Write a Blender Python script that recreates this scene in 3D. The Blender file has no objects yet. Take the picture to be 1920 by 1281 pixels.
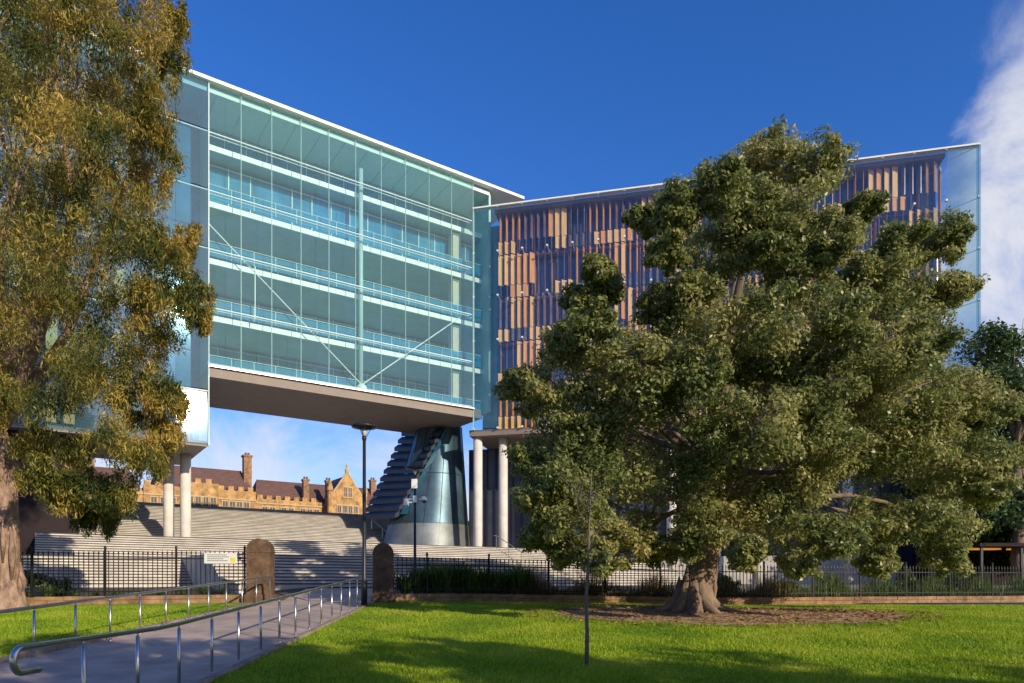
import bpy, math, random
import numpy as np
from mathutils import Vector, Matrix
random.seed(7); RNG=np.random.default_rng(11)
C=bpy.context.scene.collection
F=1300.0; HZ=1089.0; EYE=1.65
R=math.radians
def P(px,py,d): return Vector(((px-960)/F*d, d, EYE+(HZ-py)/F*d))
def G(x,y):
    t=min(max((x+2)/10,0),1); cap=.87-.22*t
    b=min(max(0,.054*(y-10)),cap)
    s=min(max((y-(27+7*t))/3.5,0),1)
    return b+(1.37-b)*s

# ------------------------------------------------------------- materials
def nt(m): m.use_nodes=True; return m.node_tree
def mat(name,col,rough=.7,metal=0,var=.25,scale=3.0,bump=0,spec=.4,col2=None,stretch=None,detail=6):
    m=bpy.data.materials.new(name); t=nt(m); b=t.nodes['Principled BSDF']
    b.inputs['Roughness'].default_value=rough; b.inputs['Metallic'].default_value=metal
    b.inputs['Specular IOR Level'].default_value=spec
    tc=t.nodes.new('ShaderNodeTexCoord'); mp=t.nodes.new('ShaderNodeMapping')
    t.links.new(tc.outputs['Object'],mp.inputs['Vector'])
    if stretch: mp.inputs['Scale'].default_value=stretch
    n=t.nodes.new('ShaderNodeTexNoise'); n.inputs['Scale'].default_value=scale; n.inputs['Detail'].default_value=detail
    n.inputs['Roughness'].default_value=.65
    t.links.new(mp.outputs[0],n.inputs['Vector'])
    cr=t.nodes.new('ShaderNodeValToRGB')
    c2=col2 or tuple(min(1,c*(1+var)) for c in col); c1=col if col2 else tuple(c*(1-var) for c in col)
    cr.color_ramp.elements[0].color=(*c1,1); cr.color_ramp.elements[1].color=(*c2,1)
    cr.color_ramp.elements[0].position=.3; cr.color_ramp.elements[1].position=.7
    t.links.new(n.outputs['Fac'],cr.inputs[0]); t.links.new(cr.outputs[0],b.inputs['Base Color'])
    if bump:
        bp=t.nodes.new('ShaderNodeBump'); bp.inputs['Strength'].default_value=bump; bp.inputs['Distance'].default_value=.05
        n2=t.nodes.new('ShaderNodeTexNoise'); n2.inputs['Scale'].default_value=scale*4; n2.inputs['Detail'].default_value=8
        t.links.new(mp.outputs[0],n2.inputs['Vector']); t.links.new(n2.outputs['Fac'],bp.inputs['Height'])
        t.links.new(bp.outputs[0],b.inputs['Normal'])
    return m
def leafmat(name,cols,trans=.3,rough=.45,nscale=.7,nw=1.3):
    m=bpy.data.materials.new(name); t=nt(m); b=t.nodes['Principled BSDF']; out=t.nodes['Material Output']
    b.inputs['Roughness'].default_value=rough; b.inputs['Specular IOR Level'].default_value=.35
    g=t.nodes.new('ShaderNodeNewGeometry'); cr=t.nodes.new('ShaderNodeValToRGB')
    els=cr.color_ramp.elements
    while len(els)<len(cols): els.new(.5)
    for i,c in enumerate(cols): els[i].position=i/(len(cols)-1); els[i].color=(*c,1)
    n=t.nodes.new('ShaderNodeTexNoise'); n.inputs['Scale'].default_value=nscale; n.inputs['Detail'].default_value=3
    tc=t.nodes.new('ShaderNodeTexCoord'); t.links.new(tc.outputs['Object'],n.inputs['Vector'])
    a=t.nodes.new('ShaderNodeMath'); a.operation='MULTIPLY'; a.inputs[1].default_value=.6
    t.links.new(g.outputs['Random Per Island'],a.inputs[0])
    a2=t.nodes.new('ShaderNodeMath'); a2.operation='MULTIPLY_ADD'; a2.inputs[1].default_value=nw; a2.inputs[2].default_value=.2-nw*.5
    t.links.new(n.outputs['Fac'],a2.inputs[0])
    s=t.nodes.new('ShaderNodeMath'); s.operation='ADD'; s.use_clamp=True
    t.links.new(a.outputs[0],s.inputs[0]); t.links.new(a2.outputs[0],s.inputs[1])
    t.links.new(s.outputs[0],cr.inputs[0]); t.links.new(cr.outputs[0],b.inputs['Base Color'])
    tr=t.nodes.new('ShaderNodeBsdfTranslucent'); t.links.new(cr.outputs[0],tr.inputs['Color'])
    mx=t.nodes.new('ShaderNodeMixShader'); mx.inputs[0].default_value=trans
    t.links.new(b.outputs[0],mx.inputs[1]); t.links.new(tr.outputs[0],mx.inputs[2]); t.links.new(mx.outputs[0],out.inputs['Surface'])
    return m
def glassmat(name,tint,refl=.07,rough=.03,veil=0,frostcol=(.8,.85,.85)):
    m=bpy.data.materials.new(name); t=nt(m); out=t.nodes['Material Output']; t.nodes.remove(t.nodes['Principled BSDF'])
    tr=t.nodes.new('ShaderNodeBsdfTransparent'); gl=t.nodes.new('ShaderNodeBsdfGlossy')
    tc=t.nodes.new('ShaderNodeTexCoord'); n=t.nodes.new('ShaderNodeTexNoise'); n.inputs['Scale'].default_value=.4
    t.links.new(tc.outputs['Object'],n.inputs['Vector'])
    mc=t.nodes.new('ShaderNodeMix'); mc.data_type='RGBA'
    mc.inputs[6].default_value=(*[c*.96 for c in tint],1); mc.inputs[7].default_value=(*tint,1)
    t.links.new(n.outputs['Fac'],mc.inputs[0]); t.links.new(mc.outputs[2],tr.inputs['Color'])
    gl.inputs['Roughness'].default_value=rough; gl.inputs['Color'].default_value=(.9,.97,1,1)
    lw=t.nodes.new('ShaderNodeLayerWeight'); lw.inputs['Blend'].default_value=.25
    ma=t.nodes.new('ShaderNodeMath'); ma.operation='MULTIPLY_ADD'; ma.inputs[1].default_value=.35; ma.inputs[2].default_value=refl; ma.use_clamp=True
    t.links.new(lw.outputs['Fresnel'],ma.inputs[0])
    mx=t.nodes.new('ShaderNodeMixShader'); t.links.new(ma.outputs[0],mx.inputs[0])
    t.links.new(tr.outputs[0],mx.inputs[1]); t.links.new(gl.outputs[0],mx.inputs[2])
    last=mx
    if veil:
        df=t.nodes.new('ShaderNodeBsdfDiffuse'); df.inputs['Color'].default_value=(*frostcol,1)
        m2=t.nodes.new('ShaderNodeMixShader'); m2.inputs[0].default_value=veil
        t.links.new(mx.outputs[0],m2.inputs[1]); t.links.new(df.outputs[0],m2.inputs[2]); last=m2
    t.links.new(last.outputs[0],out.inputs['Surface'])
    return m
M={}
M['glass']=glassmat('curtain_glass',(.90,.98,.965),.05,.01,.022,(.45,.88,.84))
M['glass2']=glassmat('louvre_screen_glass',(.965,.97,.975),.045,.012,.008,(.6,.62,.75))
M['endglass']=glassmat('end_glass',(.74,.88,.92),.07,.012,.05,(.35,.62,.68))
M['endglass2']=glassmat('end_glass_pale',(.78,.88,.90),.06,.012,.14,(.36,.48,.50))
M['veil']=glassmat('sun_glint_glass',(.78,.90,.95),.12,.03,.05,(.4,.7,.8))  # brighter, shinier glass standing in for sun glare on one panel
M['bal']=glassmat('balustrade_glass',(.30,.66,.86),.08,.02,.36,(.06,.42,.62))
M['white']=mat('white_metal',(.82,.83,.82),.4,0,.05,2)
M['pale']=mat('pale_green_paint',(.62,.76,.74),.45,0,.06,2)
M['mast']=mat('mast_paint',(.42,.60,.60),.4,0,.06,2)
M['ceil']=mat('ceiling_board',(.36,.58,.55),.7,0,.14,.6)
M['slab']=mat('slab_edge_paint',(.86,.92,.87),.5,0,.05,1)
M['soffit']=mat('soffit_panel',(.23,.185,.155),.6,0,.12,.8)
M['win']=mat('blue_window_glass',(.02,.20,.38),.06,0,.5,.35,spec=.9)
M['interior']=mat('interior_wall',(.38,.54,.53),.7,0,.2,.5)
M['beige']=mat('beige_pillar',(.52,.50,.40),.7,0,.1,2)
M['steel']=mat('stainless_steel',(.57,.54,.50),.34,1,.12,6)
M['timber']=mat('louvre_timber',(.80,.36,.085),.55,0,.25,1.5,stretch=(6,6,.6))
M['timber2']=mat('louvre_timber_pale',(.94,.54,.18),.55,0,.2,1.5,stretch=(6,6,.6))
M['purple']=mat('louvre_mauve',(.25,.15,.16),.3,0,.4,1,spec=.7)
M['purple2']=mat('louvre_grey',(.21,.19,.25),.2,0,.4,1,spec=.9)
M['dkglass']=mat('dark_glazing',(.055,.06,.12),.06,0,.5,.3,spec=.9)
M['teal']=mat('teal_corner_glazing',(.10,.24,.28),.12,0,.35,.3,spec=.8)
M['band']=mat('spandrel',(.30,.18,.16),.5,0,.2,.5)
M['conc']=mat('concrete_column',(.62,.58,.52),.75,0,.14,1.2,bump=.1)
M['stair']=mat('stair_stone',(.54,.49,.43),.8,0,.25,.9,bump=.2)
M['nosing']=mat('stair_nosing',(.09,.085,.08),.8,0,.2,2)
M['pave']=mat('paving',(.20,.18,.16),.85,0,.25,.8,bump=.1)
M['sand']=mat('sandstone',(.43,.25,.10),.85,0,.6,.9,bump=.4)
M['sandd']=mat('dark_weathered_sandstone',(.12,.07,.040),.9,0,.7,2.2,bump=.6)
M['sandw']=mat('wall_sandstone',(.27,.155,.08),.9,0,.6,1.8,bump=.5)
M['slate']=mat('brown_roof_tiles',(.14,.075,.06),.8,0,.3,1.2,stretch=(1,1,4))
M['qwin']=mat('leadlight_window',(.05,.05,.06),.2,0,.3,1,spec=.7)
M['qframe']=mat('pale_stone_trim',(.50,.36,.19),.85,0,.2,1)
M['cone']=mat('blue_steel_cladding',(.065,.115,.15),.42,.5,.6,.3)
M['coneb']=mat('bare_steel_cladding',(.17,.185,.19),.48,.4,.5,.45)
M['blade']=mat('dark_blade',(.010,.018,.034),.5,0,.3,1,spec=.18)
M['seam']=mat('panel_seam_metal',(.035,.055,.07),.45,.3,.3,1)
M['bglass']=mat('tower_glazing',(.02,.10,.18),.08,0,.4,.5,spec=.9)
M['rib']=mat('ribbed_panel',(.06,.066,.10),.35,.3,.3,.6)
M['iron']=mat('black_iron',(.014,.013,.012),.5,.3,.3,4)
M['pole']=mat('dark_grey_pole',(.035,.037,.042),.4,.4,.25,3)
M['lampglass']=mat('lamp_lens',(.55,.55,.52),.3,0,.1,5)
M['bark']=mat('fig_bark',(.19,.135,.095),.9,0,.5,2.5,bump=.8,stretch=(1,1,.4))
M['pbark']=mat('pink_grey_bark',(.08,.048,.034),.9,0,0,4.5,bump=1,col2=(.50,.33,.24),stretch=(1,1,.45),detail=9)
M['twig']=mat('sapling_bark',(.16,.125,.10),.9,0,.3,6)
M['mulch']=mat('mulch',(.26,.155,.085),.95,0,0,3.5,bump=.9,col2=(.52,.36,.21))
M['soil']=mat('soil',(.085,.065,.045),.95,0,.4,1.5,bump=.5)
M['path']=mat('path_concrete',(.44,.335,.275),.85,0,.3,.9,bump=.25)
M['kerb']=mat('kerb_stone',(.28,.22,.17),.9,0,.35,3,bump=.4)
M['lawn']=mat('lawn_turf',(.12,.20,.008),.9,0,0,.55,bump=.6,col2=(.31,.40,.02),detail=12)
M['sign']=mat('white_sign',(.62,.62,.60),.5,0,.04,4)
M['ink']=mat('sign_ink',(.08,.08,.09),.6,0,.1,4)
M['yellow']=mat('yellow_sign_patch',(.65,.52,.04),.5,0,.1,4)
M['dark']=mat('dark_cladding',(.022,.014,.016),.7,0,.3,.7,spec=.15)
M['camwhite']=mat('camera_housing',(.75,.75,.75),.4,0,.05,5)
M['fig']=leafmat('fig_leaves',[(.085,.125,.04),(.19,.23,.068),(.34,.335,.11),(.54,.46,.19)],.44,.36,.55,1.6)
M['euc']=leafmat('gum_leaves',[(.035,.07,.018),(.13,.15,.034),(.38,.30,.06),(.64,.44,.11)],.44,.42,.6,2.6)  # strong clump contrast paints golden highlights and deeper shade into the leaf colour
M['dkleaf']=leafmat('dark_leaves',[(.030,.065,.022),(.065,.115,.034),(.12,.165,.05)],.3)
M['grassb']=leafmat('grass_blades',[(.12,.22,.008),(.23,.36,.012),(.38,.49,.02),(.52,.50,.07)],.4,.55,.45,1.8)
M['strap']=leafmat('strap_leaves',[(.06,.12,.020),(.12,.20,.04),(.20,.26,.06)],.3)
M['dry']=leafmat('dry_stalks',[(.12,.085,.035),(.26,.17,.07),(.20,.20,.06)],.3)
M['sapl']=leafmat('sapling_leaves',[(.12,.15,.035),(.20,.22,.06),(.28,.27,.09)],.35)
M['litter']=leafmat('leaf_litter',[(.16,.09,.04),(.36,.22,.10),(.52,.35,.18)],.1)
lm=bpy.data.materials.new('lit_ceiling_strip'); t=nt(lm); b=t.nodes['Principled BSDF']
b.inputs['Base Color'].default_value=(.6,.25,.06,1); b.inputs['Emission Color'].default_value=(1,.38,.06,1); b.inputs['Emission Strength'].default_value=.6
M['lit']=lm

# ------------------------------------------------------------- mesh helpers
class MB:
    def __init__(s): s.v=[]; s.f=[]; s.m=[]
    def add(s,vs,fs,m=0):
        o=len(s.v); s.v+= [tuple(v) for v in vs]; s.f+=[tuple(i+o for i in f) for f in fs]; s.m+=[m]*len(fs); return s
    def box(s,x0,x1,y0,y1,z0,z1,m=0):
        return s.add([(x0,y0,z0),(x1,y0,z0),(x1,y1,z0),(x0,y1,z0),(x0,y0,z1),(x1,y0,z1),(x1,y1,z1),(x0,y1,z1)],
              [(0,3,2,1),(4,5,6,7),(0,1,5,4),(1,2,6,5),(2,3,7,6),(3,0,4,7)],m)
    def tube(s,pts,rs,n=8,m=0,cap=True):
        pts=[Vector(p) for p in pts]
        if not hasattr(rs,'__len__'): rs=[rs]*len(pts)
        vs=[];fs=[]; prev=None
        for i,p in enumerate(pts):
            a=pts[max(0,i-1)]; b=pts[min(len(pts)-1,i+1)]; d=(b-a).normalized()
            if prev is None:
                up=Vector((0,0,1)) if abs(d.z)<.9 else Vector((1,0,0)); x=d.cross(up).normalized()
            else:
                x=(prev-d*prev.dot(d)).normalized()
            prev=x; y=d.cross(x)
            for k in range(n):
                an=2*math.pi*k/n; vs.append(p+(x*math.cos(an)+y*math.sin(an))*rs[i])
        for i in range(len(pts)-1):
            for k in range(n):
                k2=(k+1)%n; fs.append((i*n+k,i*n+k2,(i+1)*n+k2,(i+1)*n+k))
        if cap:
            fs.append(tuple(range(n))[::-1]); fs.append(tuple((len(pts)-1)*n+k for k in range(n)))
        return s.add(vs,fs,m)
    def lathe(s,prof,n=20,c=(0,0,0),m=0):
        vs=[];fs=[]
        for r,z in prof:
            for k in range(n):
                an=2*math.pi*k/n; vs.append((c[0]+r*math.cos(an),c[1]+r*math.sin(an),c[2]+z))
        L=len(prof)
        for i in range(L-1):
            for k in range(n):
                k2=(k+1)%n; fs.append((i*n+k,i*n+k2,(i+1)*n+k2,(i+1)*n+k))
        fs.append(tuple(range(n))[::-1]); fs.append(tuple((L-1)*n+k for k in range(n)))
        return s.add(vs,fs,m)
    def mesh(s,name,mats,smooth=False):
        me=bpy.data.meshes.new(name); me.from_pydata(s.v,[],s.f)
        for x in (mats if isinstance(mats,(list,tuple)) else [mats]): me.materials.append(x)
        me.polygons.foreach_set('material_index',s.m)
        if smooth: me.polygons.foreach_set('use_smooth',[True]*len(me.polygons))
        me.update(); return me
    def build(s,name,mats,parent=None,smooth=False,loc=None):
        return link(name,s.mesh(name,mats,smooth),parent,loc)
def link(name,me,parent=None,loc=None,rotz=0):
    o=bpy.data.objects.new(name,me); C.objects.link(o)
    if parent: o.parent=parent
    if loc is not None: o.location=loc
    if rotz: o.rotation_euler.z=rotz
    return o
def tag(o,label=None,cat=None,group=None,kind=None):
    if label: o['label']=label
    if cat: o['category']=cat
    if group: o['group']=group
    if kind: o['kind']=kind
    return o
def thing(name,label,cat,loc=(0,0,0),rotz=0,group=None):
    o=bpy.data.objects.new(name,None); C.objects.link(o); o.location=loc; o.rotation_euler.z=rotz; o.empty_display_size=.3
    return tag(o,label,cat,group)
def npmesh(name,verts,k,m):
    me=bpy.data.meshes.new(name); nv=len(verts); n=nv//k
    me.vertices.add(nv); me.vertices.foreach_set('co',verts.astype(np.float32).ravel())
    me.loops.add(nv); me.loops.foreach_set('vertex_index',np.arange(nv,dtype=np.int32))
    me.polygons.add(n); me.polygons.foreach_set('loop_start',np.arange(0,nv,k,dtype=np.int32))
    me.materials.append(m); me.update(calc_edges=True); me.validate(); return me
def many(name,items,parent,limit=100):
    for me,loc,rz in items[:limit]: link(name,me,parent,loc,rz)
    rest=items[limit:]
    if rest:
        mb=MB(); mats=[]
        for me,loc,rz in rest:
            c,s=math.cos(rz),math.sin(rz); mm=me.materials[0]
            if mm not in mats: mats.append(mm)
            mb.add([(loc[0]+v.co.x*c-v.co.y*s,loc[1]+v.co.x*s+v.co.y*c,loc[2]+v.co.z) for v in me.vertices],
                   [tuple(p.vertices) for p in me.polygons],mats.index(mm))
        o=mb.build(name,mats,parent); o['kind']='stuff'
def unit(a): return a/np.maximum(np.linalg.norm(a,axis=1,keepdims=True),1e-6)
def leaves(blobs,subk,per,L,W,droop=0,subr=(.3,.42),shell=.45,squash=.85):
    blobs=np.array(blobs,float); B=np.repeat(blobs,subk,axis=0); n=len(B)
    d=unit(RNG.normal(size=(n,3))); rr=RNG.uniform(.35,1.0,(n,1))
    c=B[:,:3]+d*rr*B[:,3:]*np.array([.85,.85,.85*squash]); sr=B[:,3]*RNG.uniform(*subr,n)
    c=np.repeat(c,per,axis=0); sr=np.repeat(sr,per)[:,None]; n=len(c)
    d=unit(RNG.normal(size=(n,3))); p=c+d*sr*(RNG.uniform(0,1,(n,1))**shell)*np.array([1.15,1.15,.8])
    if droop: p[:,2]-=RNG.uniform(0,1,n)**2*droop
    nn=unit(d*.8+RNG.normal(size=(n,3))*.5+np.array([0,0,.35]))
    t=RNG.normal(size=(n,3))
    if droop: t=t*.55+np.array([0,0,-1.0])
    t=unit(t-nn*np.sum(t*nn,axis=1,keepdims=True)); b=np.cross(nn,t)
    l=L*RNG.uniform(.6,1.25,(n,1)); w=W*RNG.uniform(.7,1.2,(n,1))
    v=np.stack([p-t*l*.5,p+b*w*.5-t*l*.05,p+t*l*.5,p-b*w*.5-t*l*.05],axis=1)
    return v.reshape(-1,3)
def limb(mb,a,b,r0,r1,n=7,sag=.15,segs=6):
    a=Vector(a);b=Vector(b);L=(b-a).length; pts=[];rs=[]
    off=Vector((random.uniform(-1,1),random.uniform(-1,1),random.uniform(-.3,1)))*L*sag
    for i in range(segs+1):
        t=i/segs; p=a.lerp(b,t)+off*math.sin(t*math.pi)+Vector((random.uniform(-1,1),random.uniform(-1,1),random.uniform(-1,1)))*L*.015
        if i==0: p=a
        pts.append(p); rs.append(r0+(r1-r0)*t)
    mb.tube(pts,rs,n,cap=True); return pts

# ------------------------------------------------------------- ground setting
def sheet(name,m,xs,ys,dz,zf=G):
    mb=MB(); nx=len(xs)
    vs=[(x,y,zf(x,y)+dz) for y in ys for x in xs]; fs=[]
    for j in range(len(ys)-1):
        for i in range(nx-1):
            fs.append((j*nx+i,j*nx+i+1,(j+1)*nx+i+1,(j+1)*nx+i))
    mb.add(vs,fs); o=mb.build(name,m); o['kind']='structure'; return o
fr=lambda a,b,s:[a+i*s for i in range(int(round((b-a)/s))+1)]
sheet('ground',M['soil'],[-2500,-400,-100]+fr(-60,60,2)+[100,400,2500],[-600,-100]+fr(-40,40,.5)+[60,120,400,1200,3000],-.03)
sheet('lawn',M['lawn'],fr(-60,60,1),fr(-40,25.5,.5),0)
sheet('lawn',M['lawn'],fr(-3.5,45.5,.5),fr(25.5,27.5,.5),.001)
sheet('lawn',M['lawn'],fr(10.5,45.5,.5),fr(27.5,29,.5),.001)
PL=lambda d:-9.35+.45*(d-10)/15 if d<25 else -8.9
PR=lambda d:-4.85-.35*max(0,(d-10)/15)
mb=MB(); ds=fr(2,30,.5); vs=[];fs=[]
for d in ds:
    for k in range(5):
        x=PL(d)+(PR(d)-PL(d))*k/4; vs.append((x,d,G(x,d)+.014))
for j in range(len(ds)-1):
    for k in range(4): fs.append((j*5+k,j*5+k+1,(j+1)*5+k+1,(j+1)*5+k))
mb.add(vs,fs); o=mb.build('path',M['path']); o['kind']='structure'
for fn,sgn in ((PL,-1),(PR,1)):
    mb=MB()
    d=2.0
    while d<25.2:
        l=random.uniform(.7,1.1); x0=fn(d)+.02*sgn; x1=fn(d+l)+.02*sgn; w=.14*sgn
        h=.05+random.uniform(0,.025) if sgn>0 else .09+random.uniform(0,.03)
        z0=G(x0,d);z1=G(x1,d+l-.02)
        e=d+l-.02
        mb.add([(x0,d,z0-.1),(x0+w,d,z0-.1),(x1+w,e,z1-.1),(x1,e,z1-.1),(x0,d,z0+h),(x0+w,d,z0+h),(x1+w,e,z1+h),(x1,e,z1+h)],
          [(0,3,2,1),(4,5,6,7),(0,1,5,4),(1,2,6,5),(2,3,7,6),(3,0,4,7)])
        d+=l
    o=mb.build('kerb',M['kerb']); o['kind']='structure'
sheet('plaza',M['pave'],fr(-16,30,1),fr(30.5,60,1.0),.006)
TX,TY=5.75,22.0; MCX,MCY,MRX,MRY=6.7,21.7,5.6,3.2
mb=MB(); vs=[];fs=[]; NA=48
rim=[1+random.uniform(-.07,.07) for _ in range(NA)]
for j in range(7):
    for k in range(NA):
        a=2*math.pi*k/NA; q=j/6*rim[k]; x=MCX+MRX*q*math.cos(a); y=MCY+MRY*q*math.sin(a); vs.append((x,y,G(x,y)+.014+.06*(1-j/6)))
for j in range(6):
    for k in range(NA):
        k2=(k+1)%NA; fs.append((j*NA+k,j*NA+k2,(j+1)*NA+k2,(j+1)*NA+k))
mb.add(vs,fs); o=mb.build('mulch_bed',M['mulch']); o['kind']='structure'
def inmulch(x,y): return ((x-MCX)/MRX)**2+((y-MCY)/MRY)**2<.93
N=420000
d=7.5+20.5*RNG.uniform(0,1,N)**1.35; x=RNG.uniform(-1,1,N)*(.8*d+1)
pl=np.array([PL(q) for q in d]); pr=np.array([PR(q) for q in d])
ok=((x>pr+.06)|((x<pl-.16)&(d<24)))&~inmulch(x,d)&((d<26.0)|(x>3))
x=x[ok];d=d[ok];n=len(x); z=np.array([G(a,b) for a,b in zip(x,d)])
h=RNG.uniform(.03,.075,n)*(1+.25*np.sin(x*1.7+np.sin(d*2.1))); an=RNG.uniform(0,2*math.pi,n); w=.011
dx=np.cos(an)*w;dy=np.sin(an)*w; lx=RNG.normal(0,.03,n);ly=RNG.normal(0,.03,n)
v=np.stack([np.stack([x-dx,d-dy,z],1),np.stack([x+dx,d+dy,z],1),np.stack([x+lx,d+ly,z+h],1)],1).reshape(-1,3)
tag(link('grass',npmesh('grass',v,3,M['grassb'])),'short bright green grass blades covering the lawn','grass',kind='stuff')
n=3800; a=RNG.uniform(0,2*math.pi,n); q=np.sqrt(RNG.uniform(0,1,n))*1.18
x=MCX+MRX*q*np.cos(a); y=MCY+MRY*q*np.sin(a); z=np.array([G(u,w)+.085*max(0,1-qq)+.03 for u,w,qq in zip(x,y,q)])
an=RNG.uniform(0,6.28,n); l=RNG.uniform(.05,.1,n)
t=np.stack([np.cos(an),np.sin(an),RNG.normal(0,.25,n)],1)*l[:,None]; bb=np.stack([-np.sin(an),np.cos(an),RNG.normal(0,.25,n)],1)*(l*.5)[:,None]
p=np.stack([x,y,z],1); v=np.stack([p-t,p+bb,p+t,p-bb],1).reshape(-1,3)
tag(link('leaf_litter',npmesh('leaf_litter',v,4,M['litter'])),'brown fallen leaves scattered over mulch under the fig','fallen leaves',kind='stuff')

# ------------------------------------------------------------- bridge building (frame A)
AX,AY=-20.1,46.0; AR=math.atan2(.5626,.827); ca,sa=math.cos(AR),math.sin(AR)
def BP(u,v,z=0): return Vector((AX+u*ca-v*sa, AY+u*sa+v*ca, EYE+z))
bb=thing('glass_bridge_building','green glass building bridging over the stairs with white roof edge and four floors visible','building',(AX,AY,EYE),AR)
LV=[14.3,18.19,22.08,25.97,29.86,33.05]
MB().box(-14,25.4,-.3,9.6,33.05,33.27).build('roof',M['white'],bb)
MB().box(-14,22.2,.25,9.2,32.6,32.95).build('roof_ceiling',M['pale'],bb)
mb=MB()
for k in range(12): mb.box(.5+k*1.8,.54+k*1.8,.4,4.2,32.54,32.59)
mb.build('ceiling_batten',M['mast'],bb)
MB().box(-.02,21.2,.02,8.7,13.55,14.25).build('soffit',M['soffit'],bb)
mb=MB()
for k in range(11): mb.box(k*2.044-.04,k*2.044+.04,-.12,.6,14.18,14.3)
mb.box(0,20.44,-.2,-.1,14.2,14.3)
mb.build('sill_bracket',M['steel'],bb)
for i,z in enumerate(LV[:5]):
    v2=6.6 if i<3 else 2.9
    MB().box(.05,22.2,1.6,8.6,z-.34,z-.02).build('floor_slab',M['ceil'],bb)
    MB().box(.05,22.2,1.5,1.6,z-.38,z+.0).build('slab_edge',M['slab'],bb)
    top=(LV[i+1]-.5) if i<4 else 32.55
    if i==4: v2=4.2
    w=MB().box(.05,22.2,v2,v2+.15,z,top).build('window_wall',M['win'],bb)
    m2=MB()
    for k in range(15):
        u=.3+k*1.5
        m2.box(u,u+.07,v2-.06,v2-.003,z,top)
    m2.box(.1,22,v2-.07,v2-.063,z+.95,z+1.03); m2.box(.1,22,v2-.07,v2-.063,top-.2,top-.1)
    m2.build('frame',M['pale'],w)
    if i<4:
        bl=MB().box(.1,22,1.35,1.37,z+.1,z+1.02).build('balustrade',M['bal'],bb)
        m3=MB().tube([(.1,1.36,z+1.1),(22,1.36,z+1.1)],.025,6)
        for k in range(15): m3.box(.2+k*1.5,.23+k*1.5,1.33,1.4,z+.1,z+1.1)
        m3.build('handrail',M['pale'],bl)
BW=1.022
gp=MB().box(.008,BW-.008,-.012,.012,.02,1).mesh('glass_panel',M['glass'])
for i in range(5):
    h=LV[i+1]-LV[i]
    for k in range(20):
        o=link('glass_panel',gp,bb,(k*BW,0,LV[i])); o.scale=(1,1,h-.02)
for z in LV[1:5]+[14.45]:
    MB().tube([(-.1,.12,z),(20.5,.12,z)],.05,8).tube([(-.1,.45,z-.02),(20.5,.45,z-.02)],.03,6).build('transom',M['white'],bb)
for k in range(11):
    MB().box(k*2.044-.016,k*2.044+.016,.03,.12,14.3,33.0).build('mullion',M['mast'],bb)
MB().lathe([(.17,14.9),(.17,31.4)],16,(10.97,.9,0)).build('mast',M['mast'],bb,True)
MB().lathe([(.1,14.3),(.4,14.5),(.4,14.75),(.16,15.0)],16,(10.97,.75,0)).build('mast_shoe',M['white'],bb,True)
for a,b in (((0,.7,24.1),(10.97,.7,14.9)),((19.6,.7,21.9),(10.97,.7,14.9)),((3.1,.6,18.2),(3.1,.6,21.9))):
    MB().tube([a,b],.045,8).build('brace_rod',M['white'],bb)
for i in range(4): MB().box(19.5,20.25,1.8,2.6,LV[i]+.13,LV[i+1]-.46).build('pillar',M['beige'],bb)
MB().box(22.2,22.4,.4,9,14.3,32.9).build('end_wall',M['interior'],bb)
MB().box(.05,22,8.6,8.75,14.3,32.6).build('back_wall',M['interior'],bb)
MB().box(-.02,.04,.3,9,14.3,32.5).build('side_wall',M['interior'],bb)
MB().box(-14,-2.3,1.7,9.4,9.3,32.9).build('left_wing_wall',M['dkglass'],bb)
MB().box(-2.3,-.06,3.2,9.0,9.3,32.9).build('left_wing_return',M['win'],bb)
MB().box(-14,-.1,.1,9.2,8.9,9.25).build('left_wing_soffit',M['soffit'],bb)
MB().box(-14,-7.3,1.0,9,-1.2,8.88).build('lower_wall',M['dark'],bb)
gl=MB().box(.015,1.985,-.012,.012,.02,1).mesh('screen_panel',M['endglass'])
gl_glint=MB().box(.015,1.985,-.012,.012,.02,1).mesh('screen_panel',M['veil'])
LZ=[9.0,12.6,17.2]+LV[2:]
for i in range(len(LZ)-1):
    for k in range(7):
        glint=(k==0 and i==0)
        o=link('screen_panel',gl_glint if glint else gl,bb,(-2.0*(k+1)-.02,-.05,LZ[i])); o.scale=(1,1,LZ[i+1]-LZ[i]-.02)
        if glint: o.rotation_euler.x=R(-3.6)  # leaned back so the sun glint lands on this panel
        elif k==0 and i==1: o.rotation_euler.x=R(1.5)
for z in LZ[1:-1]: MB().tube([(-14,.1,z),(-.05,.1,z)],.045,6).build('transom',M['slab'],bb)
MB().box(-.05,.0,-.09,.3,8.95,33.04).build('corner_fin',M['pale'],bb)
lb={}
def blade(w,h,m):
    k=(w,h,m)
    if k not in lb: lb[k]=MB().box(-w/2,w/2,-.025,.025,0,h).mesh('louvre',M[m])
    return lb[k]
for i in range(6):
    for k in range(12):
        if random.random()<.75:
            link('louvre',blade(.6,2.4,random.choice(['timber','timber2','timber'])),bb,(-13.2+k*.9,1.0,9.6+i*3.9),R(random.choice([15,25,60])))

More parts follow.
